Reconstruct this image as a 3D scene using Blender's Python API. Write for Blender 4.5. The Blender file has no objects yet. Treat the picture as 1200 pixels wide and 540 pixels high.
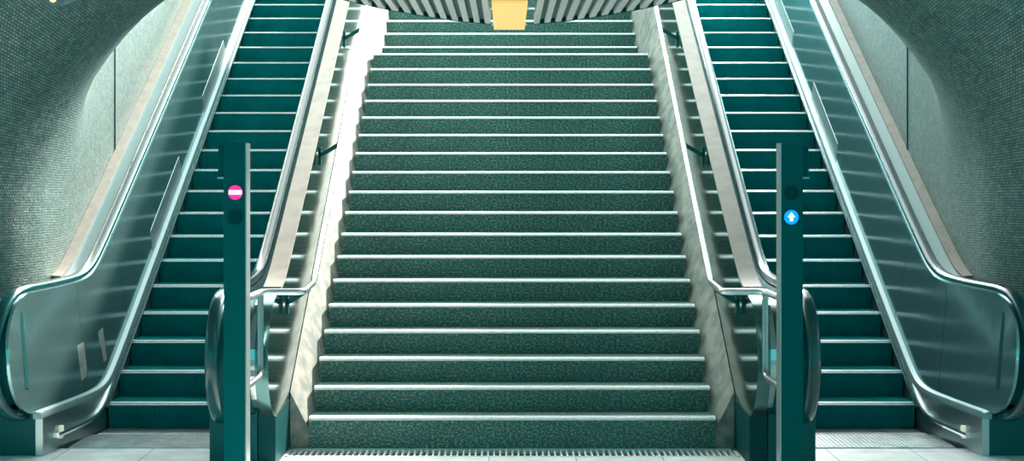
import bpy, bmesh, math, random
from mathutils import Vector
random.seed(7)
C = bpy.context.scene.collection
PI = math.pi

# ------------------------------------------------------------------ materials
def mat(name, col, rough=.5, metal=0., noise=None, bump=None, spec=.5, emit=None, coat=0.):
    """noise=(scale, other colour, low, high)   bump=(scale, strength, distance)"""
    m = bpy.data.materials.new(name); m.use_nodes = True
    n, l = m.node_tree.nodes, m.node_tree.links
    b = n['Principled BSDF']
    b.inputs['Base Color'].default_value = (*col, 1)
    b.inputs['Roughness'].default_value = rough
    b.inputs['Metallic'].default_value = metal
    b.inputs['Specular IOR Level'].default_value = spec
    b.inputs['Coat Weight'].default_value = coat
    if emit:
        b.inputs['Emission Color'].default_value = (*emit[0], 1)
        b.inputs['Emission Strength'].default_value = emit[1]
    tc = n.new('ShaderNodeTexCoord')
    if noise:
        t = n.new('ShaderNodeTexNoise'); t.inputs['Scale'].default_value = noise[0]; t.inputs['Detail'].default_value = 5
        l.new(tc.outputs['Object'], t.inputs['Vector'])
        r = n.new('ShaderNodeValToRGB')
        r.color_ramp.elements[0].position = noise[2]; r.color_ramp.elements[0].color = (*noise[1], 1)
        r.color_ramp.elements[1].position = noise[3]; r.color_ramp.elements[1].color = (*col, 1)
        l.new(t.outputs['Fac'], r.inputs['Fac']); l.new(r.outputs['Color'], b.inputs['Base Color'])
    if bump:
        t = n.new('ShaderNodeTexNoise'); t.inputs['Scale'].default_value = bump[0]; t.inputs['Detail'].default_value = 3
        l.new(tc.outputs['Object'], t.inputs['Vector'])
        u = n.new('ShaderNodeBump'); u.inputs['Strength'].default_value = bump[1]; u.inputs['Distance'].default_value = bump[2]
        l.new(t.outputs['Fac'], u.inputs['Height']); l.new(u.outputs['Normal'], b.inputs['Normal'])
    return m

def granite(name, lo, mid, hi, rough):
    m = bpy.data.materials.new(name); m.use_nodes = True
    n, l = m.node_tree.nodes, m.node_tree.links; b = n['Principled BSDF']
    tc = n.new('ShaderNodeTexCoord')
    mp = n.new('ShaderNodeMapping'); l.new(tc.outputs['Object'], mp.inputs['Vector'])
    t = n.new('ShaderNodeTexNoise'); t.inputs['Scale'].default_value = 70; t.inputs['Detail'].default_value = 4; t.inputs['Roughness'].default_value = .75
    l.new(mp.outputs['Vector'], t.inputs['Vector'])
    r = n.new('ShaderNodeValToRGB'); e = r.color_ramp.elements
    e[0].position = .36; e[0].color = (*lo, 1); e[1].position = .66; e[1].color = (*hi, 1)
    k = e.new(.5); k.color = (*mid, 1)
    l.new(t.outputs['Fac'], r.inputs['Fac'])
    t2 = n.new('ShaderNodeTexNoise'); t2.inputs['Scale'].default_value = 2.2; t2.inputs['Detail'].default_value = 3
    l.new(mp.outputs['Vector'], t2.inputs['Vector'])
    mr = n.new('ShaderNodeMapRange'); mr.inputs['From Min'].default_value = .3; mr.inputs['From Max'].default_value = .7
    mr.inputs['To Min'].default_value = .8; mr.inputs['To Max'].default_value = 1.15
    l.new(t2.outputs['Fac'], mr.inputs['Value'])
    mx = n.new('ShaderNodeVectorMath'); mx.operation = 'SCALE'
    l.new(r.outputs['Color'], mx.inputs[0]); l.new(mr.outputs['Result'], mx.inputs['Scale'])
    l.new(mx.outputs['Vector'], b.inputs['Base Color'])
    b.inputs['Roughness'].default_value = rough; b.inputs['Specular IOR Level'].default_value = .2
    return m

def mosaic(name, a, bcol, mortar, tile=.019, rough=.35):
    m = bpy.data.materials.new(name); m.use_nodes = True
    n, l = m.node_tree.nodes, m.node_tree.links; b = n['Principled BSDF']
    uv = n.new('ShaderNodeUVMap')
    sw = n.new('ShaderNodeSeparateXYZ'); cb = n.new('ShaderNodeCombineXYZ')
    l.new(uv.outputs['UV'], sw.inputs['Vector'])
    l.new(sw.outputs['Y'], cb.inputs['X']); l.new(sw.outputs['X'], cb.inputs['Y'])
    t = n.new('ShaderNodeTexBrick'); l.new(cb.outputs['Vector'], t.inputs['Vector'])
    t.inputs['Color1'].default_value = (*a, 1); t.inputs['Color2'].default_value = (*bcol, 1); t.inputs['Mortar'].default_value = (*mortar, 1)
    t.inputs['Scale'].default_value = 1; t.inputs['Brick Width'].default_value = tile * 1.25; t.inputs['Row Height'].default_value = tile
    t.inputs['Mortar Size'].default_value = tile * .16; t.inputs['Mortar Smooth'].default_value = .3
    t2 = n.new('ShaderNodeTexNoise'); t2.inputs['Scale'].default_value = 16; t2.inputs['Detail'].default_value = 8; t2.inputs['Roughness'].default_value = .8
    tc = n.new('ShaderNodeTexCoord'); l.new(tc.outputs['Object'], t2.inputs['Vector'])
    mr = n.new('ShaderNodeMapRange'); mr.inputs['From Min'].default_value = .3; mr.inputs['From Max'].default_value = .7
    mr.inputs['To Min'].default_value = .5; mr.inputs['To Max'].default_value = 1.4
    l.new(t2.outputs['Fac'], mr.inputs['Value'])
    mx = n.new('ShaderNodeVectorMath'); mx.operation = 'SCALE'
    l.new(t.outputs['Color'], mx.inputs[0]); l.new(mr.outputs['Result'], mx.inputs['Scale'])
    l.new(mx.outputs['Vector'], b.inputs['Base Color'])
    # every little tile sits at a slightly different tilt
    wn = n.new('ShaderNodeTexNoise'); wn.inputs['Scale'].default_value = 34; wn.inputs['Detail'].default_value = 2
    l.new(cb.outputs['Vector'], wn.inputs['Vector'])
    ad = n.new('ShaderNodeMath'); ad.operation = 'MULTIPLY_ADD'; ad.inputs[1].default_value = -.5
    l.new(t.outputs['Fac'], ad.inputs[0]); l.new(wn.outputs['Fac'], ad.inputs[2])
    u = n.new('ShaderNodeBump'); u.inputs['Strength'].default_value = .55; u.inputs['Distance'].default_value = .006
    l.new(ad.outputs['Value'], u.inputs['Height']); l.new(u.outputs['Normal'], b.inputs['Normal'])
    b.inputs['Roughness'].default_value = rough
    return m

def paving(name, a, bcol, mortar, w, h, rough, off=(0, 0)):
    m = bpy.data.materials.new(name); m.use_nodes = True
    n, l = m.node_tree.nodes, m.node_tree.links; b = n['Principled BSDF']
    tc = n.new('ShaderNodeTexCoord'); mp = n.new('ShaderNodeMapping'); mp.inputs['Location'].default_value = (off[0], off[1], 0)
    l.new(tc.outputs['Object'], mp.inputs['Vector'])
    t = n.new('ShaderNodeTexBrick'); t.offset = 0; l.new(mp.outputs['Vector'], t.inputs['Vector'])
    t.inputs['Color1'].default_value = (*a, 1); t.inputs['Color2'].default_value = (*bcol, 1); t.inputs['Mortar'].default_value = (*mortar, 1)
    t.inputs['Scale'].default_value = 1; t.inputs['Brick Width'].default_value = w; t.inputs['Row Height'].default_value = h; t.inputs['Mortar Size'].default_value = .004
    t2 = n.new('ShaderNodeTexNoise'); t2.inputs['Scale'].default_value = 4; t2.inputs['Detail'].default_value = 6
    l.new(tc.outputs['Object'], t2.inputs['Vector'])
    mr = n.new('ShaderNodeMapRange'); mr.inputs['From Min'].default_value = .3; mr.inputs['From Max'].default_value = .7
    mr.inputs['To Min'].default_value = .75; mr.inputs['To Max'].default_value = 1.08
    l.new(t2.outputs['Fac'], mr.inputs['Value'])
    mx = n.new('ShaderNodeVectorMath'); mx.operation = 'SCALE'
    l.new(t.outputs['Color'], mx.inputs[0]); l.new(mr.outputs['Result'], mx.inputs['Scale'])
    l.new(mx.outputs['Vector'], b.inputs['Base Color'])
    b.inputs['Roughness'].default_value = rough
    return m

M = {
 'granite': granite('granite', (.0, .11, .11), (.03, .15, .14), (.48, .38, .28), .7),
 'nosing': mat('nosing', (.9, .92, .9), .28, .0, noise=(30, (.72, .76, .73), .3, .6)),
 'stone': mat('stone', (.27, .27, .23), .65, noise=(9, (.11, .155, .14), .36, .62), bump=(40, .3, .004)),
 'cap': mat('cap', (.31, .295, .26), .6, .0, noise=(9, (.25, .24, .215), .3, .6), spec=.25),
 'steel': mat('steel', (.25, .45, .46), .15, .8, bump=(3.2, .12, .02)),
 'steel_wall': mat('steel_wall', (.42, .54, .54), .10, 1., bump=(2.0, .08, .015)),
 'steel_bright': mat('steel_bright', (.78, .82, .82), .22, 1.),
 'ledge': mat('ledge', (.24, .34, .35), .4, .45),
 'steel_nose': mat('steel_nose', (.10, .22, .22), .2, .85),
 'base_dark': mat('base_dark', (.0, .05, .052), .5, spec=.1),
 'channel': mat('channel', (.13, .23, .23), .4, .3),
 'steel_tube': mat('steel_tube', (.30, .34, .34), .3, .8),
 'steel_dark': mat('steel_dark', (.0, .085, .088), .42, .2, spec=.2),
 'skirt': mat('skirt', (.42, .50, .50), .3, .9, bump=(5, .1, .01)),
 'rubber': mat('rubber', (.0, .06, .064), .22, 0, coat=.3),
 'paint': mat('paint', (.0, .095, .10), .65, spec=.02),
 'paint_side': mat('paint_side', (.36, .42, .41), .35, .7),
 'step': mat('step', (.0, .25, .265), .6, .0, noise=(6, (.0, .20, .215), .35, .65), spec=.05),
 'edge': mat('edge', (.9, .92, .9), .4, .1),
 'comb': mat('comb', (.5, .55, .56), .33, .7, noise=(7, (.3, .36, .37), .3, .65)),
 'pit': mat('pit', (.02, .09, .095), .7),
 'lens_dark': mat('lens_dark', (.0, .05, .054), .6, spec=.03),
 'red': mat('red', (.75, .02, .28), .3, emit=((.80, .012, .26), .9)),
 'blue': mat('blue', (.0, .25, .9), .3, emit=((.0, .30, .95), 1.)),
 'sign_white': mat('sign_white', (.9, .9, .95), .3, emit=((.86, .88, 1.), 1.1)),
 'amber': mat('amber', (.75, .5, .2), .45, emit=((1., .60, .15), .75)),
 'bulb': mat('bulb', (.95, .7, .4), .3, emit=((1., .62, .28), 1.)),
 'slat': mat('slat', (.74, .73, .71), .4, noise=(20, (.62, .62, .6), .3, .6)),
 'slat_back': mat('slat_back', (.06, .16, .165), .6),
 'housing': mat('housing', (.10, .20, .215), .5),
 'lightlens': mat('lightlens', (.85, .83, .72), .4, emit=((.8, .78, .6), .35)),
 'sticker': mat('sticker', (.02, .09, .095), .9, spec=.0),
 'sticker_brown': mat('sticker_brown', (.36, .38, .35), .5, noise=(25, (.2, .25, .24), .3, .6)),
 'plate': mat('plate', (.42, .52, .52), .33, .8),
 'mosaic': mosaic('mosaic', (.27, .31, .27), (.09, .19, .175), (.0, .085, .085)),
 'floor': paving('floor_stone', (.80, .82, .82), (.74, .77, .77), (.25, .3, .3), .595, .595, .42, (.16, .1)),
 'upper': mat('upper', (.6, .6, .57), .6, noise=(5, (.5, .5, .47), .3, .7)),
 'ceiling': mat('ceiling', (.25, .32, .32), .7, noise=(3, (.2, .26, .26), .3, .7)),
 'joint': mat('joint', (.02, .10, .10), .6),
}

# ------------------------------------------------------------------ helpers
def link(o, parent=None):
    C.objects.link(o)
    if parent: o.parent = parent
    return o
def obj(name, bm, m, parent=None, smooth=False, norm=True):
    if norm: bmesh.ops.recalc_face_normals(bm, faces=bm.faces)
    me = bpy.data.meshes.new(name); bm.to_mesh(me); bm.free()
    for k in (m if isinstance(m, (list, tuple)) else [m]): me.materials.append(M[k])
    if smooth:
        for p in me.polygons: p.use_smooth = True
        if smooth != 'all': me.set_sharp_from_angle(angle=math.radians(38))
    return link(bpy.data.objects.new(name, me), parent)
def tag(o, label, cat, group=None, kind=None):
    o['label'] = label; o['category'] = cat
    if group: o['group'] = group
    if kind: o['kind'] = kind
    return o
def thing(name, label, cat, loc=(0, 0, 0), group=None):
    o = bpy.data.objects.new(name, None); C.objects.link(o); o.location = loc
    bpy.context.view_layer.update()
    return tag(o, label, cat, group)
def struct(o): o['kind'] = 'structure'; return o
def box(bm, x0, x1, y0, y1, z0, z1, bev=0):
    x0, x1 = min(x0, x1), max(x0, x1)
    r = bmesh.ops.create_cube(bm, size=1)
    for v in r['verts']:
        v.co = Vector(((x0 + x1) / 2 + v.co.x * (x1 - x0), (y0 + y1) / 2 + v.co.y * (y1 - y0), (z0 + z1) / 2 + v.co.z * (z1 - z0)))
    if bev:
        ed = {e for v in r['verts'] for e in v.link_edges}
        bmesh.ops.bevel(bm, geom=list(ed), offset=bev, segments=2, affect='EDGES', profile=.5)
    return bm
def boxes(*a, bev=0):
    bm = bmesh.new()
    for k in a: box(bm, *k, bev=bev)
    return bm
def rings(bm, rs, closed=True, caps=True):
    """join rings (lists of points) into a skin"""
    vs = [[bm.verts.new(p) for p in r] for r in rs]
    n = len(vs[0])
    for a, b in zip(vs, vs[1:]):
        for i in range(n if closed else n - 1):
            j = (i + 1) % n
            bm.faces.new((a[i], a[j], b[j], b[i]))
    if caps and closed:
        bm.faces.new(vs[0]); bm.faces.new(vs[-1])
    return vs
def tube(bm, pts, r, seg=12):
    pts = [Vector(p) for p in pts]; rs = []
    d0 = (pts[1] - pts[0]).normalized()
    n = d0.orthogonal().normalized()
    for i, p in enumerate(pts):
        a = (pts[i] - pts[i - 1]).normalized() if i else d0
        b = (pts[i + 1] - pts[i]).normalized() if i < len(pts) - 1 else a
        t = (a + b).normalized()
        n = (n - t * n.dot(t)).normalized(); w = t.cross(n)
        k = 1 / max(.5, t.dot(a))
        rs.append([p + (n * math.cos(2 * PI * s / seg) + w * math.sin(2 * PI * s / seg)) * r * k for s in range(seg)])
    rings(bm, rs)
def fillet(pts, r, n=6):
    pts = [Vector(p) for p in pts]; out = [pts[0]]
    for a, b, c in zip(pts, pts[1:], pts[2:]):
        u = (a - b); v = (c - b)
        d = min(r, u.length * .45, v.length * .45)
        p, q = b + u.normalized() * d, b + v.normalized() * d
        for i in range(n + 1):
            t = i / n
            out.append(p * (1 - t) ** 2 + b * 2 * t * (1 - t) + q * t * t)
    return out + [pts[-1]]
def disc(bm, x, y, z, r, d, seg=32):
    """a short cylinder whose axis runs along Y"""
    rings(bm, [[(x + r * math.cos(2 * PI * i / seg), yy, z + r * math.sin(2 * PI * i / seg)) for i in range(seg)] for yy in (y, y + d)])
def smax(a, b, c): return (a + b + math.sqrt((a - b) ** 2 + c * c)) / 2
def sstep(t): t = min(1, max(0, t)); return t * t * (3 - 2 * t)
def frange(a, b, n): return [a + (b - a) * i / (n - 1) for i in range(n)]

# ------------------------------------------------------------------ measures (metres; camera 1.89 above the stair datum)
FZ = -.05                                   # hall floor
R, T, Y1, SW = .175, .29, 10.73, 1.442      # stair riser, tread, first nosing, half width
LAND = 1.20                                 # depth of the landing after step 18
NST = 25
def step_y(n): return Y1 + (n - 1) * T + (LAND - T if n > 18 else 0)
TOPZ = R * NST
ER, ET, EY0, EZ0 = .2, .3464, 11.94, .344   # escalator step 0
SL = ER / ET
def E(y): return EZ0 + SL * (y - EY0)
YEND = 18.75
def stair_line(y):                          # line through the nosings, level over the landing
    a = R + R / T * (y - Y1)
    y18 = step_y(18); z18 = 18 * R
    if y <= y18: return a
    if y <= y18 + LAND - T: return z18
    return z18 + R / T * (y - y18 - LAND + T)

# ------------------------------------------------------------------ stairs
stairs = thing('staircase', 'wide dark granite staircase with pale nosings climbing between the two escalators', 'stairs', (0, Y1, FZ))
def local(bm, root):
    bmesh.ops.translate(bm, verts=bm.verts, vec=-Vector(root.location)); return bm
def nosing_bm(w):
    bm = bmesh.new(); pr = []
    r = .009
    for i in range(7):
        a = PI / 2 + PI / 2 * i / 6 + PI / 2 * 0
        pr.append((-.012 + r + r * math.cos(a), -r + r * math.sin(a)))      # rounded upper front
    pr = [(.06, 0), (.012, 0), (.003, -.002), (-.008, -.010), (-.0115, -.016), (-.012, -.022), (.0, -.025), (.05, -.012)]
    rings(bm, [[(x, y, z) for y, z in pr] for x in (-w, w)])
    return bm
def step_bm(w, h, d):
    bm = bmesh.new()
    pr = [(0, -h), (0, -.012), (.004, -.001), (d + .03, -.001), (d + .03, -h)]
    rings(bm, [[(x, y, z) for y, z in pr] for x in (-w, w)])
    return bm
protos = {}
for n in range(1, NST + 1):
    w = SW - .02 * (n - 1) / 17 if n <= 18 else 1.412
    if n == 18: d = LAND
    elif n == NST: d = .6
    else: d = T
    h = R + .05 if n == 1 else R
    key = (round(d, 3), round(h, 3))
    loc = (0, step_y(n) - Y1, n * R - FZ)
    if key not in protos:
        s = obj('stair_step', step_bm(1, h, d), 'granite', stairs)
        e = obj('nosing', nosing_bm(1), 'nosing', s, smooth=True)
        e['label'] = 'pale worn edge strip'
        protos[key] = (s, e)
    else:
        s0, e0 = protos[key]
        s = s0.copy(); C.objects.link(s); s.parent = stairs
        e = e0.copy(); C.objects.link(e); e.parent = s
    s.location = loc; s.scale = (w, 1, 1)
# stone stringers: slanting strip between step ends and the steel wall
for sg in (-1, 1):
    bm = bmesh.new(); rs = []
    ys = frange(10.74, step_y(18), 24) + frange(step_y(18) + .1, step_y(18) + LAND - T, 5) + frange(step_y(19) + .2, 18.7, 8)
    for y in ys:
        p = stair_line(y); top = max(R + R / T * (y - Y1) + .17, FZ + .06); bot = max(p - .25, FZ)
        xi = 1.425 if y < 15.8 else 1.40
        rs.append([(sg * xi, y, bot - .12), (sg * xi, y, max(bot + .1, FZ + .02)), (sg * 1.576, y, top), (sg * 1.576, y, bot - .12)])
    rings(bm, rs)
    st = obj('stringer', local(bm, stairs), 'stone', stairs)
    st['label'] = 'pale stone border beside the steps'
    # joints between the stones
    bm = bmesh.new()
    for k in range(11):
        y = 11.15 + .68 * k
        if y > 18: break
        p = stair_line(y)
        a = Vector((sg * 1.4235, y, p - .14)); b = Vector((sg * 1.5765, y, p + .173))
        v = [bm.verts.new(q) for q in (a, a + Vector((0, .006, .003)), b + Vector((0, .006, .003)), b)]
        f = bm.faces.new(v)
        bmesh.ops.extrude_face_region(bm, geom=[f])
    bm.free()

# ------------------------------------------------------------------ parapets with polished steel towards the stairs
NY, NZ, NR = 10.13, .68, .395                # round nose of the inner newels
def cap_line(y): return 1.466 + .57 * (y - 11.06)
def PT(y):                                   # top of parapet
    if y < NY: return NZ + math.sqrt(max(0, NR * NR - (y - NY) ** 2))
    return smax(NZ + NR, cap_line(y), .10)
def PB(y):
    if y < NY: return NZ - math.sqrt(max(0, NR * NR - (y - NY) ** 2))
    return NZ - NR if y < 10.3 else max(FZ, stair_line(y) - .35)
nose_y = [NY - NR * math.cos(PI / 2 * i / 14) for i in range(14)]
for sg, side in ((-1, 'left'), (1, 'right')):
    pa = thing('parapet', 'polished steel parapet wall between the stairs and the %s escalator' % side, 'parapet', (sg * 1.63, NY, FZ))
    ys = [nose_y[0] + .0004] + nose_y[1:] + frange(NY, 12.2, 30)[0:] + frange(12.4, YEND, 20)
    bm = bmesh.new()
    rings(bm, [[(sg * 1.58, y, PB(y)), (sg * 1.58, y, PT(y)), (sg * 1.696, y, PT(y)), (sg * 1.696, y, PB(y))] for y in ys])
    # thin raised steel sheet on the stair side, split by vertical joints
    obj('wall_body', local(bm, pa), 'steel_wall', pa)
    bm = bmesh.new()
    ys2 = frange(10.3, 12.2, 24) + frange(12.4, YEND, 20)
    rings(bm, [[(sg * 1.572, y, PT(y) + .003), (sg * 1.572, y, PT(y) + .022), (sg * 1.698, y, PT(y) + .022), (sg * 1.698, y, PT(y) + .003)] for y in ys2])
    o = obj('cap', local(bm, pa), 'cap', pa, smooth=True); o['label'] = 'beige sloping coping'
    bm = boxes((sg * 1.579, sg * 1.698, 10.08, 10.9, FZ, NZ - NR + .01), bev=.006)
    obj('base', local(bm, pa), 'base_dark', pa)
    # stainless trim following the round end
    bm = bmesh.new()
    ang = [PI * 1.5 - PI * i / 24 for i in range(25)]
    rs = []
    for a in ang:
        u = (math.cos(a), math.sin(a))
        rs.append([(sg * x, NY + u[0] * rr, NZ + u[1] * rr) for x, rr in ((1.575, NR - .002), (1.575, NR + .008), (1.66, NR + .008), (1.66, NR - .002))])
    rings(bm, rs)
    obj('end_trim', local(bm, pa), 'steel_nose', pa, smooth=True)

# ------------------------------------------------------------------ stair handrails
for sg, side in ((-1, 'left'), (1, 'right')):
    hr = thing('stair_handrail', 'round steel stair handrail on brackets along the %s side of the stairs' % side, 'handrail', (sg * 1.385, 10.5, FZ))
    S2 = R / T
    pts = [(1.385, 15.6, 1.13 + S2 * (15.6 - 10.53)), (1.385, 10.55, 1.142), (1.34, 9.69, 1.142), (1.615, 9.68, 1.142), (1.625, 9.032, 1.142)]
    bm = bmesh.new(); tube(bm, [(sg * x, y, z) for x, y, z in fillet(pts, .07)], .021, 14)
    obj('rail', local(bm, hr), 'steel_bright', hr, smooth=True)
    bm = bmesh.new(); tube(bm, [(sg * x, y, z) for x, y, z in fillet([(1.617, 9.69, 1.13), (1.617, 9.69, .60), (1.625, 9.032, .60)], .09)], .021, 14)
    obj('return_rail', local(bm, hr), 'steel_tube', hr, smooth=True)
    for y in (10.42, 12.25, 14.1, 15.4):
        z = 1.13 + S2 * max(0, y - 10.53)
        b = obj('bracket', local(boxes((sg * 1.5705, sg * 1.545, y + .02, y + .075, z - .20, z - .05), bev=.004), hr), 'steel_dark', hr)
        bm = bmesh.new()
        rings(bm, [[(sg * x, y + dy, z + dz + e) for dy, e in ((.02, -.018), (.02, .018), (.055, .018), (.055, -.018))] for x, dz in ((1.56, -.115), (1.535, -.11), (1.395, -.025))])
        obj('arm', local(bm, hr), 'steel_dark', b)

# ------------------------------------------------------------------ escalators
OY, OZ, OR_ = 10.43, .66, .41               # round nose of the outer balustrade
def oT(y): return OZ + math.sqrt(max(0, OR_ ** 2 - (y - OY) ** 2)) if y < OY else smax(OZ + OR_, E(y) + .98, .13)
def oB(y): return OZ - math.sqrt(max(0, OR_ ** 2 - (y - OY) ** 2)) if y < OY else smax(OZ - OR_, E(y) + .10, .11)
def flare(y): 
    t = min(1.5, max(0, (11.75 - y) / 1.35)); return .15 * (t * t / .6 if t < .3 else t - .15) / .85
def iT(y): return NZ + math.sqrt(max(0, NR ** 2 - (y - NY) ** 2)) if y < NY else smax(NZ + NR, E(y) + .92, .13)
def iB(y): return NZ - math.sqrt(max(0, NR ** 2 - (y - NY) ** 2)) if y < NY else smax(NZ - NR, E(y) + .10, .11)
def tz(T_, d):                              # a point d above a top line, measured square to it
    def f(y):
        e = .01; s = (T_(y + e) - T_(y - e)) / (2 * e); k = 1 / math.sqrt(1 + s * s)
        return y - s * k * d, T_(y) + k * d
    return f

def ribbed_step():
    """riser and tread ribbed by fine cleats, local origin at the nosing"""
    bm = bmesh.new(); n = 62; w = 1.0; p = w / n; xs = []
    for i in range(n):
        x = -.5 + i * p
        xs += [(x, 0), (x + p * .5, 0), (x + p * .5, 1), (x + p, 1)]
    prof = [(.02, -ER - .02, -1, 0), (.006, -ER * .5, -1, 0), (0, -.012, -1, 0), (.004, 0, 0, 1), (ET + .004, 0, 0, 1)]
    vs = []
    for y, z, ny, nz in prof:
        vs.append([bm.verts.new((x, y - ny * .013 * g if ny else y, z - nz * .009 * g)) for x, g in xs])
    for a, b in zip(vs, vs[1:]):
        for i in range(len(xs) - 1): bm.faces.new((a[i], a[i + 1], b[i + 1], b[i]))
    # closed underside
    u = [bm.verts.new((s * .5, y, z)) for s, y, z in ((-1, .02, -ER - .03), (1, .02, -ER - .03), (1, ET + .004, -ER - .03), (-1, ET + .004, -ER - .03), (-1, ET + .004, -.012), (1, ET + .004, -.012))]
    bm.faces.new(u[:4]); bm.faces.new((u[3], u[2], u[5], u[4]))
    return bm
def edge_strip():
    bm = bmesh.new(); n = 62; p = 1. / n
    rings(bm, [[(x, y, z) for y, z in ((.05, .001), (.04, .0015), (-.002, -.012), (-.002, -.018), (.05, -.012))] for x in (-.5, .5)])
    for i in range(n):
        x = -.5 + i * p
        rings(bm, [[(xx, y, z) for y, z in ((.045, .003), (-.005, -.011), (-.005, -.018), (.045, -.01))] for xx in (x + p * .05, x + p * .62)])
    return bm
step_proto = None
for sg, side, other in ((-1, 'left', 'red'), (1, 'right', 'blue')):
    es = thing('escalator', 'escalator with ribbed dark steps on the %s, behind the post with the %s sign' % (side, other), 'escalator', (sg * 2.59, 11.3, FZ))
    L = lambda bm: local(bm, es)
    # steps
    for k in range(-1, 21):
        loc = (0, EY0 + ET * k - 11.3, EZ0 + ER * k - FZ)
        if step_proto is None:
            s = obj('step', ribbed_step(), 'step', es, norm=False)
            e = obj('step_edge', edge_strip(), 'edge', s); e['label'] = 'bright toothed edge'
            step_proto = (s, e)
        else:
            s = step_proto[0].copy(); C.objects.link(s); s.parent = es
            e = step_proto[1].copy(); C.objects.link(e); e.parent = s
        s.location = loc
    # level step at the foot, comb and comb plate
    bm = bmesh.new(); n = 62; p = 1. / n
    for i in range(n): box(bm, sg * 2.59 - .5 + i * p, sg * 2.59 - .5 + (i + .55) * p, 11.31, 11.62, FZ - .03, FZ + .003)
    box(bm, sg * 2.59 - .5, sg * 2.59 + .5, 11.31, 11.62, FZ - .06, FZ - .012)
    obj('level_step', L(bm), 'comb', es)
    bm = boxes((sg * 2.59 - .56, sg * 2.59 + .56, 10.74, 11.27, FZ - .03, FZ + .008))
    for i in range(31):
        x = sg * 2.59 - .5 + i * 2 * p
        box(bm, x + .004, x + .012, 10.76, 11.26, FZ + .006, FZ + .0125)
    cp = obj('comb_plate', L(bm), 'comb', es)
    bm = bmesh.new()
    for i in range(62):
        x = sg * 2.59 - .5 + i * p
        box(bm, x + .006, x + .011, 11.26, 11.315, FZ, FZ + .014)
    obj('comb', L(bm), 'edge', cp)
    # ---- outer balustrade
    ys0 = [OY - OR_ * math.cos(PI / 2 * i / 14) for i in range(14)]; ys0[0] += .0004
    cuts = [11.25, 12.38, 14.42, 16.45, YEND]
    def lean(y0): return .30 * sstep((y0 - 11.0) / 1.2)
    def panel_piece(yl):
        bm = bmesh.new(); rs = []
        for y in yl:
            yt = y - lean(y); b, t = oB(y), oT(yt)
            xb = 3.132 + flare(y); xt = 3.182 + flare(yt)
            if y < OY: xt = xb + .05 * (t - b) / (2 * OR_); 
            rs.append([(sg * xb, y, b), (sg * xt, yt, t), (sg * (xt + .02), yt, t), (sg * (xb + .02), y, b)])
        rings(bm, rs); return bm
    a = None
    for j, c in enumerate(cuts):
        yl = (ys0 + frange(OY, c - .004, 16)) if j == 0 else frange(cuts[j - 1] + .004, c - .004, 18)
        o = obj('balustrade_panel', L(panel_piece(yl)), 'steel', es, smooth=True)
    # lower ledge and its moulding
    bm = bmesh.new(); yy = frange(OY - .02, 12.6, 34) + frange(12.8, YEND, 16)
    rings(bm, [[(sg * (3.088 + flare(y)), y, oB(y) - .016), (sg * (3.098 + flare(y)), y, oB(y) + .004), (sg * (3.150 + flare(y)), y, oB(y) + .016), (sg * (3.150 + flare(y)), y, oB(y) - .04), (sg * (3.088 + flare(y)), y, oB(y) - .04)] for y in yy])
    obj('ledge', L(bm), 'ledge', es, smooth=True)
    # skirt under the ledge
    bm = bmesh.new()
    rings(bm, [[(sg * (3.10 + flare(y)), y, FZ - .2), (sg * (3.10 + flare(y)), y, oB(y) - .035), (sg * (3.15 + flare(y)), y, oB(y) - .035), (sg * (3.15 + flare(y)), y, FZ - .2)] for y in frange(10.45, 12.6, 34) + frange(12.8, YEND, 16)])
    obj('skirt_panel', L(bm), 'skirt', es, smooth=True)
    # bright strip with its brush at step level, levelling out over the comb plate
    sk = lambda y: smax(FZ + .11, E(y) + .045, .07)
    bm = bmesh.new()
    rings(bm, [[(sg * (3.088 + flare(y) * .8), y, sk(y) - .016), (sg * (3.080 + flare(y) * .8), y, sk(y)), (sg * (3.088 + flare(y) * .8), y, sk(y) + .016), (sg * (3.11 + flare(y)), y, sk(y) + .016), (sg * (3.11 + flare(y)), y, sk(y) - .016)] for y in frange(10.62, 12.6, 30) + frange(12.8, YEND, 14)])
    ks = obj('skirt_strip', L(bm), 'steel_bright', es, smooth=True)
    bm = bmesh.new()
    rings(bm, [[(sg * 3.066, y, sk(y) - .026), (sg * 3.066, y, sk(y) - .012), (sg * 3.09, y, sk(y) - .012), (sg * 3.09, y, sk(y) - .026)] for y in frange(11.5, 12.6, 20) + frange(12.8, YEND, 14)])
    obj('brush', L(bm), 'rubber', ks)
    # handrail
    def rail_path(T_, cy, cz, r, d):
        pts = []
        for i in range(19):
            a_ = PI * 1.52 - (PI * 1.02) * i / 18
            pts.append((cy + (r + d) * math.cos(a_), cz + (r + d) * math.sin(a_), math.cos(a_), math.sin(a_)))
        for y in frange(cy + .06, 12.6, 34) + frange(12.9, YEND, 12):
            e_ = .01; s = (T_(y + e_) - T_(y - e_)) / (2 * e_); k = 1 / math.sqrt(1 + s * s)
            pts.append((y - s * k * d, T_(y) + k * d, -s * k, k))
        return pts
    cs = [(-.043, -.012), (-.043, .006), (-.034, .020), (-.015, .027), (.015, .027), (.034, .020), (.043, .006), (.043, -.012), (.034, -.016), (.034, -.004), (-.034, -.004), (-.034, -.016)]
    def rail(cx, path, fl, name):
        bm = bmesh.new()
        rings(bm, [[(sg * (cx + x + (flare(y) if fl else 0)), y + ny * h, z + nz * h) for x, h in cs] for y, z, ny, nz in path])
        return obj(name, L(bm), 'rubber', es, smooth=True)
    def guide(cx, path, fl):
        bm = bmesh.new()
        rings(bm, [[(sg * (cx + x + (flare(y) if fl else 0)), y + ny * h, z + nz * h) for x, h in ((-.030, -.030), (-.030, -.003), (.030, -.003), (.030, -.030))] for y, z, ny, nz in path])
        return obj('handrail_guide', L(bm), 'steel_bright', es, smooth=True)
    po = rail_path(oT, OY, OZ, OR_, .028)
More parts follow.
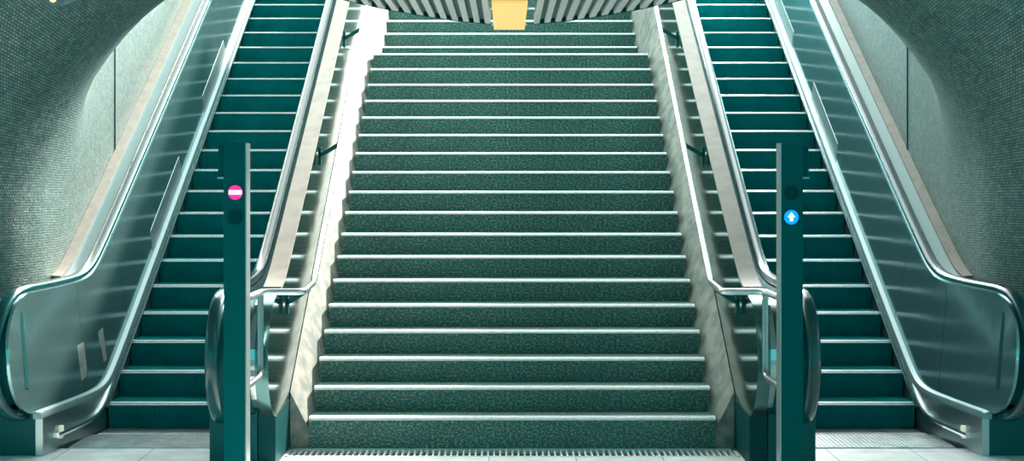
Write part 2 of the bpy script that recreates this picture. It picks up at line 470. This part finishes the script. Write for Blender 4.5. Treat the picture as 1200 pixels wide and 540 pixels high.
    rail(3.235, po, True, 'handrail'); guide(3.228, po, True)
    # metal channel and deck between handrail and tiled wall
    bm = bmesh.new()
    yd = frange(11.05, 12.6, 24) + frange(12.8, YEND, 14)
    rings(bm, [[(sg * (3.275 + flare(y)), y, oT(y) - .10), (sg * (3.275 + flare(y)), y, oT(y) - .035), (sg * (3.41 + flare(y) * .6), y, oT(y) - .005), (sg * (3.41 + flare(y) * .6), y, oT(y) - .10)] for y in yd])
    obj('deck_channel', L(bm), 'channel', es, smooth=True)
    bm = bmesh.new()
    rings(bm, [[(sg * (3.395 + flare(y) * .6), y, oT(y) - .10), (sg * (3.395 + flare(y) * .6), y, oT(y) + .012), (sg * 3.478, y, oT(y) + .016), (sg * 3.478, y, oT(y) - .10)] for y in frange(11.42, 12.6, 20) + frange(12.8, YEND, 14)])
    o = obj('deck', L(bm), 'cap', es, smooth=True); o['label'] = 'pale deck strip along the tiled wall'
    # housing of the newel
    bm = bmesh.new(); r2 = OR_ - .06
    pr = [(OY + r2 * math.cos(PI * 1.5 - PI * i / 20), OZ + r2 * math.sin(PI * 1.5 - PI * i / 20)) for i in range(21)]
    pr = pr + [(11.0, OZ + r2), (11.0, OZ - r2)]
    rings(bm, [[(sg * x, y, z) for y, z in pr] for x in (3.36, 3.80)])
    obj('newel', L(bm), 'steel_dark', es, smooth=True)
    obj('newel_base', L(boxes((sg * 3.285, sg * 3.80, 10.46, 11.0, FZ, OZ - OR_ + .02), bev=.008)), 'steel_dark', es)
    # little oval lamp in the skirt, sticker and cover plates
    bm = bmesh.new(); y0, z0 = 10.73, .07
    rings(bm, [[(sg * (x + flare(y0)), y0 + .045 * abs(math.cos(t)) ** .5 * math.copysign(1, math.cos(t)), z0 + .045 * abs(math.sin(t)) ** .5 * math.copysign(1, math.sin(t))) for t in [2 * PI * i / 24 for i in range(24)]] for x in (3.10, 3.085)])
    o = obj('skirt_lamp', L(bm), 'lightlens', es); o['label'] = 'small pale square lamp in the skirt'
    def on_panel(y, z, d):                  # x of the inner face of the outer panel
        b, t = oB(y), oT(y); return sg * (3.132 + flare(y) + .05 * (z - b) / max(.2, t - b) - d)
    bm = bmesh.new()
    rings(bm, [[(on_panel(y, z, d), y, z) for y, z in ((10.28, .44), (10.33, .43), (10.30, .96), (10.25, .96))] for d in (-.002, .004)])
    o = obj('sticker', L(bm), 'sticker', es); o['label'] = 'narrow upright sticker'
    if sg < 0:
        bm = bmesh.new()
        rings(bm, [[(on_panel(y, z, d), y, z) for y, z in ((11.19, .37), (11.72, .46), (11.66, .71), (11.15, .63))] for d in (-.002, .003)])
        o = obj('patch', L(bm), 'sticker_brown', es); o['label'] = 'dull brown rectangular patch'
    for y0 in ((13.25, 15.5) if sg < 0 else (14.62, 16.85)):
        pl = [(y0 - .02, oB(y0 - .02) + .03), (y0 - .06, oB(y0) + .20), (y0 + 1.08, oB(y0 + 1.08) + .24), (y0 + 1.16, oB(y0 + 1.16) + .03)]
        bm = bmesh.new()
        rings(bm, [[(on_panel(y, z, d), y, z) for y, z in pl] for d in (-.002, .003)])
        o = obj('cover_plate', L(bm), 'plate', es); o['label'] = 'riveted slanting cover plate'
    # ---- inner balustrade (towards the stairs)
    pi_ = rail_path(iT, NY, NZ, NR, .028)
    rail(1.935, pi_, False, 'handrail'); guide(1.940, pi_, False)
    yi = nose_y; yi = [yi[0] + .0004] + yi[1:] + frange(NY, 12.6, 30) + frange(12.8, YEND, 14)
    bm = bmesh.new()
    rings(bm, [[(sg * (1.965 + .08 * sstep((y - 10.25) / .8)), y, iB(y)), (sg * 1.965, y, iT(y) - .012), (sg * 1.90, y, iT(y) - .012), (sg * 1.90, y, iB(y))] for y in yi])
    obj('balustrade_panel', L(bm), 'steel', es, smooth=True)
    bm = bmesh.new()
    rings(bm, [[(sg * 2.095, y, iB(y) - .012), (sg * 2.06, y, iB(y) + .012), (sg * 2.03, y, iB(y) + .016), (sg * 2.03, y, iB(y) - .04), (sg * 2.095, y, iB(y) - .04)] for y in frange(10.75, 12.6, 30) + frange(12.8, YEND, 16)])
    obj('ledge', L(bm), 'ledge', es, smooth=True)
    bm = bmesh.new()
    lo = lambda y: FZ - .2
    rings(bm, [[(sg * 2.08, y, lo(y)), (sg * 2.08, y, iB(y) - .035), (sg * 2.02, y, iB(y) - .035), (sg * 2.02, y, lo(y))] for y in frange(10.5, 12.6, 34) + frange(12.8, YEND, 16)])
    obj('skirt_panel', L(bm), 'skirt', es, smooth=True)
    bm = bmesh.new(); r2 = NR - .02
    pr = [(NY + r2 * math.cos(PI * 1.5 - PI * i / 20), NZ + r2 * math.sin(PI * 1.5 - PI * i / 20)) for i in range(21)]
    top = [(y, iT(y) - .05) for y in frange(10.7, 12.6, 16) + [YEND]]; bot = [(y, iB(y) - .1) for y in [YEND] + frange(12.6, 10.7, 16)]
    rings(bm, [[(sg * x, y, z) for y, z in pr + top + bot] for x in (1.699, 1.915)])
    obj('newel', L(bm), 'steel_dark', es, smooth=True)
    obj('newel_base', L(boxes((sg * 1.702, sg * 2.02, 10.08, 10.55, FZ, NZ - NR + .02), bev=.008)), 'steel_dark', es)
    # landing plate at the head
    obj('landing_plate', L(boxes((sg * 2.59 - .56, sg * 2.59 + .56, EY0 + ET * 21, EY0 + ET * 21 + 1.0, TOPZ - .08, TOPZ + .003))), 'comb', es)

# ------------------------------------------------------------------ signal posts
for sg, side in ((-1, 'left'), (1, 'right')):
    red = sg < 0
    po = thing('signal_post', ('dark steel post with a lit red no-entry sign' if red else 'dark steel post with a lit blue arrow sign') + ' before the escalator', 'sign post', (sg * 1.637, 8.965, FZ))
    L = lambda bm: local(bm, po)
    obj('post', L(boxes((sg * 1.578, sg * 1.704, 8.90, 9.03, FZ, 2.076), bev=.004)), 'paint', po)
    o = obj('side_strip', L(boxes((sg * 1.5775, sg * 1.5695, 8.904, 9.026, FZ + .005, 2.078))), 'paint_side', po); o['label'] = 'bare metal side strip'
    b = obj('side_box', L(boxes((sg * 1.704, sg * 1.748, 8.95, 9.02, 1.885, 2.066), bev=.006)), 'paint', po)
    obj('hook', L(boxes((sg * 1.706, sg * 1.75, 8.944, 8.97, 1.868, 1.878), bev=.002)), 'paint_side', b)
    cx = sg * 1.635
    zr, zb = 1.787, 1.642
    def ring_bm(z):
        bm = bmesh.new()
        rs = []
        for r_, y in ((.047, 8.8995), (.047, 8.894), (.043, 8.894), (.043, 8.8995)):
            rs.append([(cx + r_ * math.cos(2 * PI * i / 32), y, z + r_ * math.sin(2 * PI * i / 32)) for i in range(32)])
        rings(bm, rs + [rs[0]], caps=False); return bm
    for z, lit in ((zr, red), (zb, not red)):
        bm = bmesh.new(); disc(bm, cx, 8.896, z, .0435, .006)
        if not lit:
            s = obj('unlit_sign', L(bm), 'lens_dark', po); s['label'] = 'unlit round sign'
        else:
            s = obj('lit_sign', L(bm), 'red' if red else 'blue', po)
            s['label'] = 'lit red round sign with white bar' if red else 'lit blue round sign with white arrow'
            if red:
                obj('bar', L(boxes((cx - .038, cx + .038, 8.8925, 8.897, z - .012, z + .014), bev=.002)), 'sign_white', s)
            else:
                a = [(-.009, -.023), (.009, -.023), (.009, .0), (.023, .0), (0, .029), (-.023, .0), (-.009, .0)]
                bm = bmesh.new(); rings(bm, [[(cx + x, y, z + q) for x, q in a] for y in (8.8925, 8.897)])
                obj('arrow', L(bm), 'sign_white', s)
        obj('bezel', L(ring_bm(z)), 'paint', s)

# ------------------------------------------------------------------ tiled tunnel: wall, rounded mouth and face
YM, RM, HW, Z0, HB = 11.30, 1.0, 3.48, 1.70, 2.24
def rise(y): return SL * smax(0, y - 11.6, .5) if y > YM - 1.2 else 0
arch = []                                   # half arch from floor to crown: (x, z, nx, nz, arc length)
for z in frange(-.1, Z0, 10): arch.append((HW, z, 1., 0.))
for i in range(1, 41):
    t = PI / 2 * i / 40
    nx, nz = math.cos(t) / HW, math.sin(t) / HB; k = math.hypot(nx, nz)
    arch.append((HW * math.cos(t), Z0 + HB * math.sin(t), nx / k, nz / k))
al = [0]
for a, b in zip(arch, arch[1:]): al.append(al[-1] + math.hypot(b[0] - a[0], b[1] - a[1]))
path = [(18.8, 0.)]
for y in frange(18.3, YM, 26): path.append((y, 0.))
for i in range(1, 25):
    t = PI / 2 * i / 24; path.append((YM - RM * math.sin(t), RM * (1 - math.cos(t))))
for d in (1.3, 1.7, 2.3, 3.2, 4.2): path.append((YM - RM, d))
pl_ = [0]
for a, b in zip(path, path[1:]): pl_.append(pl_[-1] + math.hypot(b[0] - a[0], b[1] - a[1]))
for sg, side in ((-1, 'left'), (1, 'right')):
    bm = bmesh.new(); uvl = bm.loops.layers.uv.new('UVMap')
    g = []
    for (y, d), v in zip(path, pl_):
        row = []
        for (x, z, nx, nz), u in zip(arch, al):
            sh = rise(y) - rise(YM - 1.19) * 0
            zz = z + nz * d
            k = sstep((y - YM) / 1.3)                       # behind the mouth the walls stand upright and the well is open above
            xx = (x + nx * d) * (1 - k) + HW * k
            zz = zz * (1 - k) + (-.1 + u * .92 + sh * .55) * k
            row.append((bm.verts.new((sg * xx, y, zz)), u, v))
        g.append(row)
    for a, b in zip(g, g[1:]):
        for i in range(len(arch) - 1):
            q = (a[i], a[i + 1], b[i + 1], b[i])
            f = bm.faces.new([k[0] for k in q]); f.smooth = True
            for lp, k in zip(f.loops, q): lp[uvl].uv = (k[1], k[2])
    w = struct(obj('wall_' + side, bm, 'mosaic', norm=False))
    # upright expansion joint in the tiling
    bm = bmesh.new()
    box(bm, sg * 3.470, sg * 3.4795, 13.27, 13.283, oT(13.28), 3.05)
    obj('expansion_joint', bm, 'joint', w)

# ------------------------------------------------------------------ floor, ceiling, upper level
struct(obj('floor', boxes((-9, 9, -3, 10.42, FZ - .2, FZ), (-9, -1.575, 10.42, 10.735, FZ - .2, FZ), (1.575, 9, 10.42, 10.735, FZ - .2, FZ), (-9, 9, 10.735, 13, FZ - .4, FZ - .2)), 'floor'))
struct(obj('floor_upper', boxes((-8, 8, EY0 + ET * 21 + 1.0, 26, TOPZ - .3, TOPZ), (-1.9, 1.9, step_y(25) + .5, EY0 + ET * 21 + 1.0, TOPZ - .3, TOPZ)), 'upper'))
struct(obj('ceiling', boxes((-9, 9, -3, 10.5, 4.25, 4.45)), 'ceiling'))

# drain grate at the foot of the stairs
dg = thing('drain_grate', 'long narrow slotted drain grate in the floor before the first stair', 'grate', (0, 10.58, FZ))
L = lambda bm: local(bm, dg)
obj('pit', L(boxes((-1.565, 1.565, 10.42, 10.72, FZ - .2, FZ - .03))), 'pit', dg)
obj('frame', L(boxes((-1.57, 1.57, 10.42, 10.445, FZ - .03, FZ + .003), (-1.57, 1.57, 10.68, 10.726, FZ - .03, FZ + .003), (-1.57, -1.55, 10.42, 10.726, FZ - .03, FZ + .003), (1.55, 1.57, 10.42, 10.726, FZ - .03, FZ + .003))), 'nosing', dg)
bm = bmesh.new(); x = -1.53
while x < 1.55:
    box(bm, x - .006, x + .006, 10.44, 10.69, FZ - .03, FZ); x += .0425
obj('bars', L(bm), 'edge', dg)

# ------------------------------------------------------------------ slatted ceiling panels and lamps
HZ = 2.99
edge = [(.155, 11.02), (.37, 10.83), (.57, 10.54), (.80, 10.12), (.967, 9.75), (1.2, 9.1), (1.5, 8.2), (1.75, 7.2)]
def far(x):
    for (x0, y0), (x1, y1) in zip(edge, edge[1:]):
        if x0 <= x <= x1: return y0 + (y1 - y0) * (x - x0) / (x1 - x0)
    return edge[-1][1]
for sg, side in ((-1, 'left'), (1, 'right')):
    cp = thing('slatted_ceiling_panel', 'suspended ceiling panel of pale slats just %s of the amber lamp' % side, 'ceiling panel', (sg * .9, 8.5, HZ), 'slatted ceiling panels')
    L = lambda bm: local(bm, cp)
    bm = bmesh.new(); x = .158
    while x < 1.72:
        w = .040
        ya, yb = far(x) - .006, far(x + w) - .006
        v = [(sg * x, 5.5), (sg * (x + w), 5.5), (sg * (x + w), yb), (sg * x, ya)]
        rings(bm, [[(a, b, z) for a, b in v] for z in (HZ, HZ + .025)]); x += .076
    o = obj('slats', L(bm), 'slat', cp)
    bm = bmesh.new()
    out = [(sg * a, b) for a, b in edge]
    rings(bm, [[(a, b, z) for a, b in [(sg * .155, 5.5)] + out + [(sg * 1.75, 5.5)]] for z in (HZ + .03, HZ + .06)])
    obj('backing', L(bm), 'slat_back', cp)
    bm = bmesh.new()
    rings(bm, [[(sg * a, b, HZ - .004), (sg * a, b + .012, HZ - .004), (sg * a, b + .012, HZ + .07), (sg * a, b, HZ + .07)] for a, b in edge])
    obj('rim', L(bm), 'steel_dark', cp)
    bm = bmesh.new()
    for yy in (6.2, 9.2):
        tube(bm, [(sg * .8, yy, HZ + .05), (sg * .8, yy, 4.26)], .012, 8)
    obj('hanger', L(bm), 'steel_dark', cp)
lp = thing('ceiling_lamp', 'amber glowing rectangular lamp hanging in the middle of the slatted ceiling', 'lamp', (-.02, 10.4, HZ))
L = lambda bm: local(bm, lp)
obj('diffuser', L(boxes((-.135, .095, 9.62, 11.34, HZ - .012, HZ + .012), bev=.004)), 'amber', lp)
obj('housing', L(boxes((-.125, .085, 9.5, 11.33, HZ + .012, HZ + .07), bev=.004)), 'slat_back', lp)
for y in (9.95, 11.1):
    obj('clip', L(boxes((-.152, -.13, y, y + .06, HZ - .002, HZ + .012), (.09, .112, y, y + .06, HZ - .002, HZ + .012), bev=.002)), 'steel_bright', lp)
bm = bmesh.new()
for y in (9.8, 10.9): tube(bm, [(-.02, y, HZ + .06), (-.02, y, 4.3)], .01, 8)
obj('hanger', L(bm), 'steel_dark', lp)
# small lamp high on the left, only its foot in view
wl = thing('ceiling_lamp', 'small grey wedge lamp with an amber bulb at the upper left corner', 'lamp', (-2.86, 9.6, 2.95))
L = lambda bm: local(bm, wl)
bm = bmesh.new()
rings(bm, [[(-2.875, 9.42, 2.935), (-2.82, 9.42, 2.945), (-2.72, 9.42, 3.05), (-3.00, 9.42, 3.05)], [(-2.92, 9.75, 2.985), (-2.86, 9.75, 2.995), (-2.72, 9.75, 3.05), (-3.00, 9.75, 3.05)]])
obj('housing', L(bm), 'housing', wl)
bm = bmesh.new(); bmesh.ops.create_uvsphere(bm, u_segments=20, v_segments=12, radius=.022)
bmesh.ops.translate(bm, verts=bm.verts, vec=(-2.862, 9.41, 2.985))
obj('bulb', L(bm), 'bulb', wl, smooth='all')
bm = bmesh.new(); tube(bm, [(-2.86, 9.6, 3.04), (-2.86, 9.6, 4.26)], .014, 8)
obj('stem', L(bm), 'steel_dark', wl)

# ------------------------------------------------------------------ light: daylight down the stairwell, dim teal hall
w = bpy.data.worlds.new('sky'); bpy.context.scene.world = w; w.use_nodes = True
n, l = w.node_tree.nodes, w.node_tree.links; bg = n['Background']
tc = n.new('ShaderNodeTexCoord'); sp = n.new('ShaderNodeSeparateXYZ'); l.new(tc.outputs['Generated'], sp.inputs['Vector'])
mr = n.new('ShaderNodeMapRange'); mr.interpolation_type = 'SMOOTHSTEP'
mr.inputs['From Min'].default_value = -.75; mr.inputs['From Max'].default_value = .45
l.new(sp.outputs['Y'], mr.inputs['Value'])
mz = n.new('ShaderNodeMapRange'); mz.interpolation_type = 'SMOOTHSTEP'
mz.inputs['From Min'].default_value = .24; mz.inputs['From Max'].default_value = .5
l.new(sp.outputs['Z'], mz.inputs['Value'])
mu = n.new('ShaderNodeMath'); mu.operation = 'MULTIPLY'; l.new(mr.outputs['Result'], mu.inputs[0]); l.new(mz.outputs['Result'], mu.inputs[1])
mx = n.new('ShaderNodeMix'); mx.data_type = 'RGBA'
mx.inputs['A'].default_value = (.17, .88, .89, 1); mx.inputs['B'].default_value = (4.8, 5.2, 5.1, 1)
l.new(mu.outputs['Value'], mx.inputs['Factor']); l.new(mx.outputs['Result'], bg.inputs['Color'])
bg.inputs['Strength'].default_value = 1.

def sun(el, az, energy, ang, col):
    d = bpy.data.lights.new('sun', 'SUN'); d.energy = energy; d.angle = math.radians(ang); d.color = col
    o = bpy.data.objects.new('sun', d); C.objects.link(o)
    to = Vector((math.sin(math.radians(az)) * math.cos(math.radians(el)), math.cos(math.radians(az)) * math.cos(math.radians(el)), math.sin(math.radians(el))))
    o.rotation_euler = to.to_track_quat('Z', 'Y').to_euler(); o.location = (6, 30, 18)
sun(38, 27, 15., 3, (1., .90, .80))

d = bpy.data.lights.new('stairhead_fill', 'AREA'); d.shape = 'RECTANGLE'; d.size = 4.5; d.size_y = 3.; d.energy = 7500; d.color = (1., .97, .93)  # added area lamp, extra to sun and sky, brightens the upper left side
o = bpy.data.objects.new('stairhead_fill', d); C.objects.link(o); o.location = (4.6, 20.8, 7.4)
o.rotation_euler = (Vector(o.location) - Vector((-3.0, 13.5, 2.6))).to_track_quat('Z', 'Y').to_euler()

# ------------------------------------------------------------------ camera
cd = bpy.data.cameras.new('camera'); cam = bpy.data.objects.new('camera', cd); C.objects.link(cam)
cam.location = (-.038, 0, 1.89); cam.rotation_euler = (PI / 2, 0, 0)
cd.sensor_width = 36; cd.lens = 1773 / 1200 * 36
cd.shift_x = 6 / 1200; cd.shift_y = -65 / 1200
sc = bpy.context.scene; sc.camera = cam
sc.view_settings.view_transform = 'Standard'; sc.view_settings.look = 'None'
sc.view_settings.exposure = 0; sc.view_settings.gamma = 1
sc.cycles.use_denoising = True
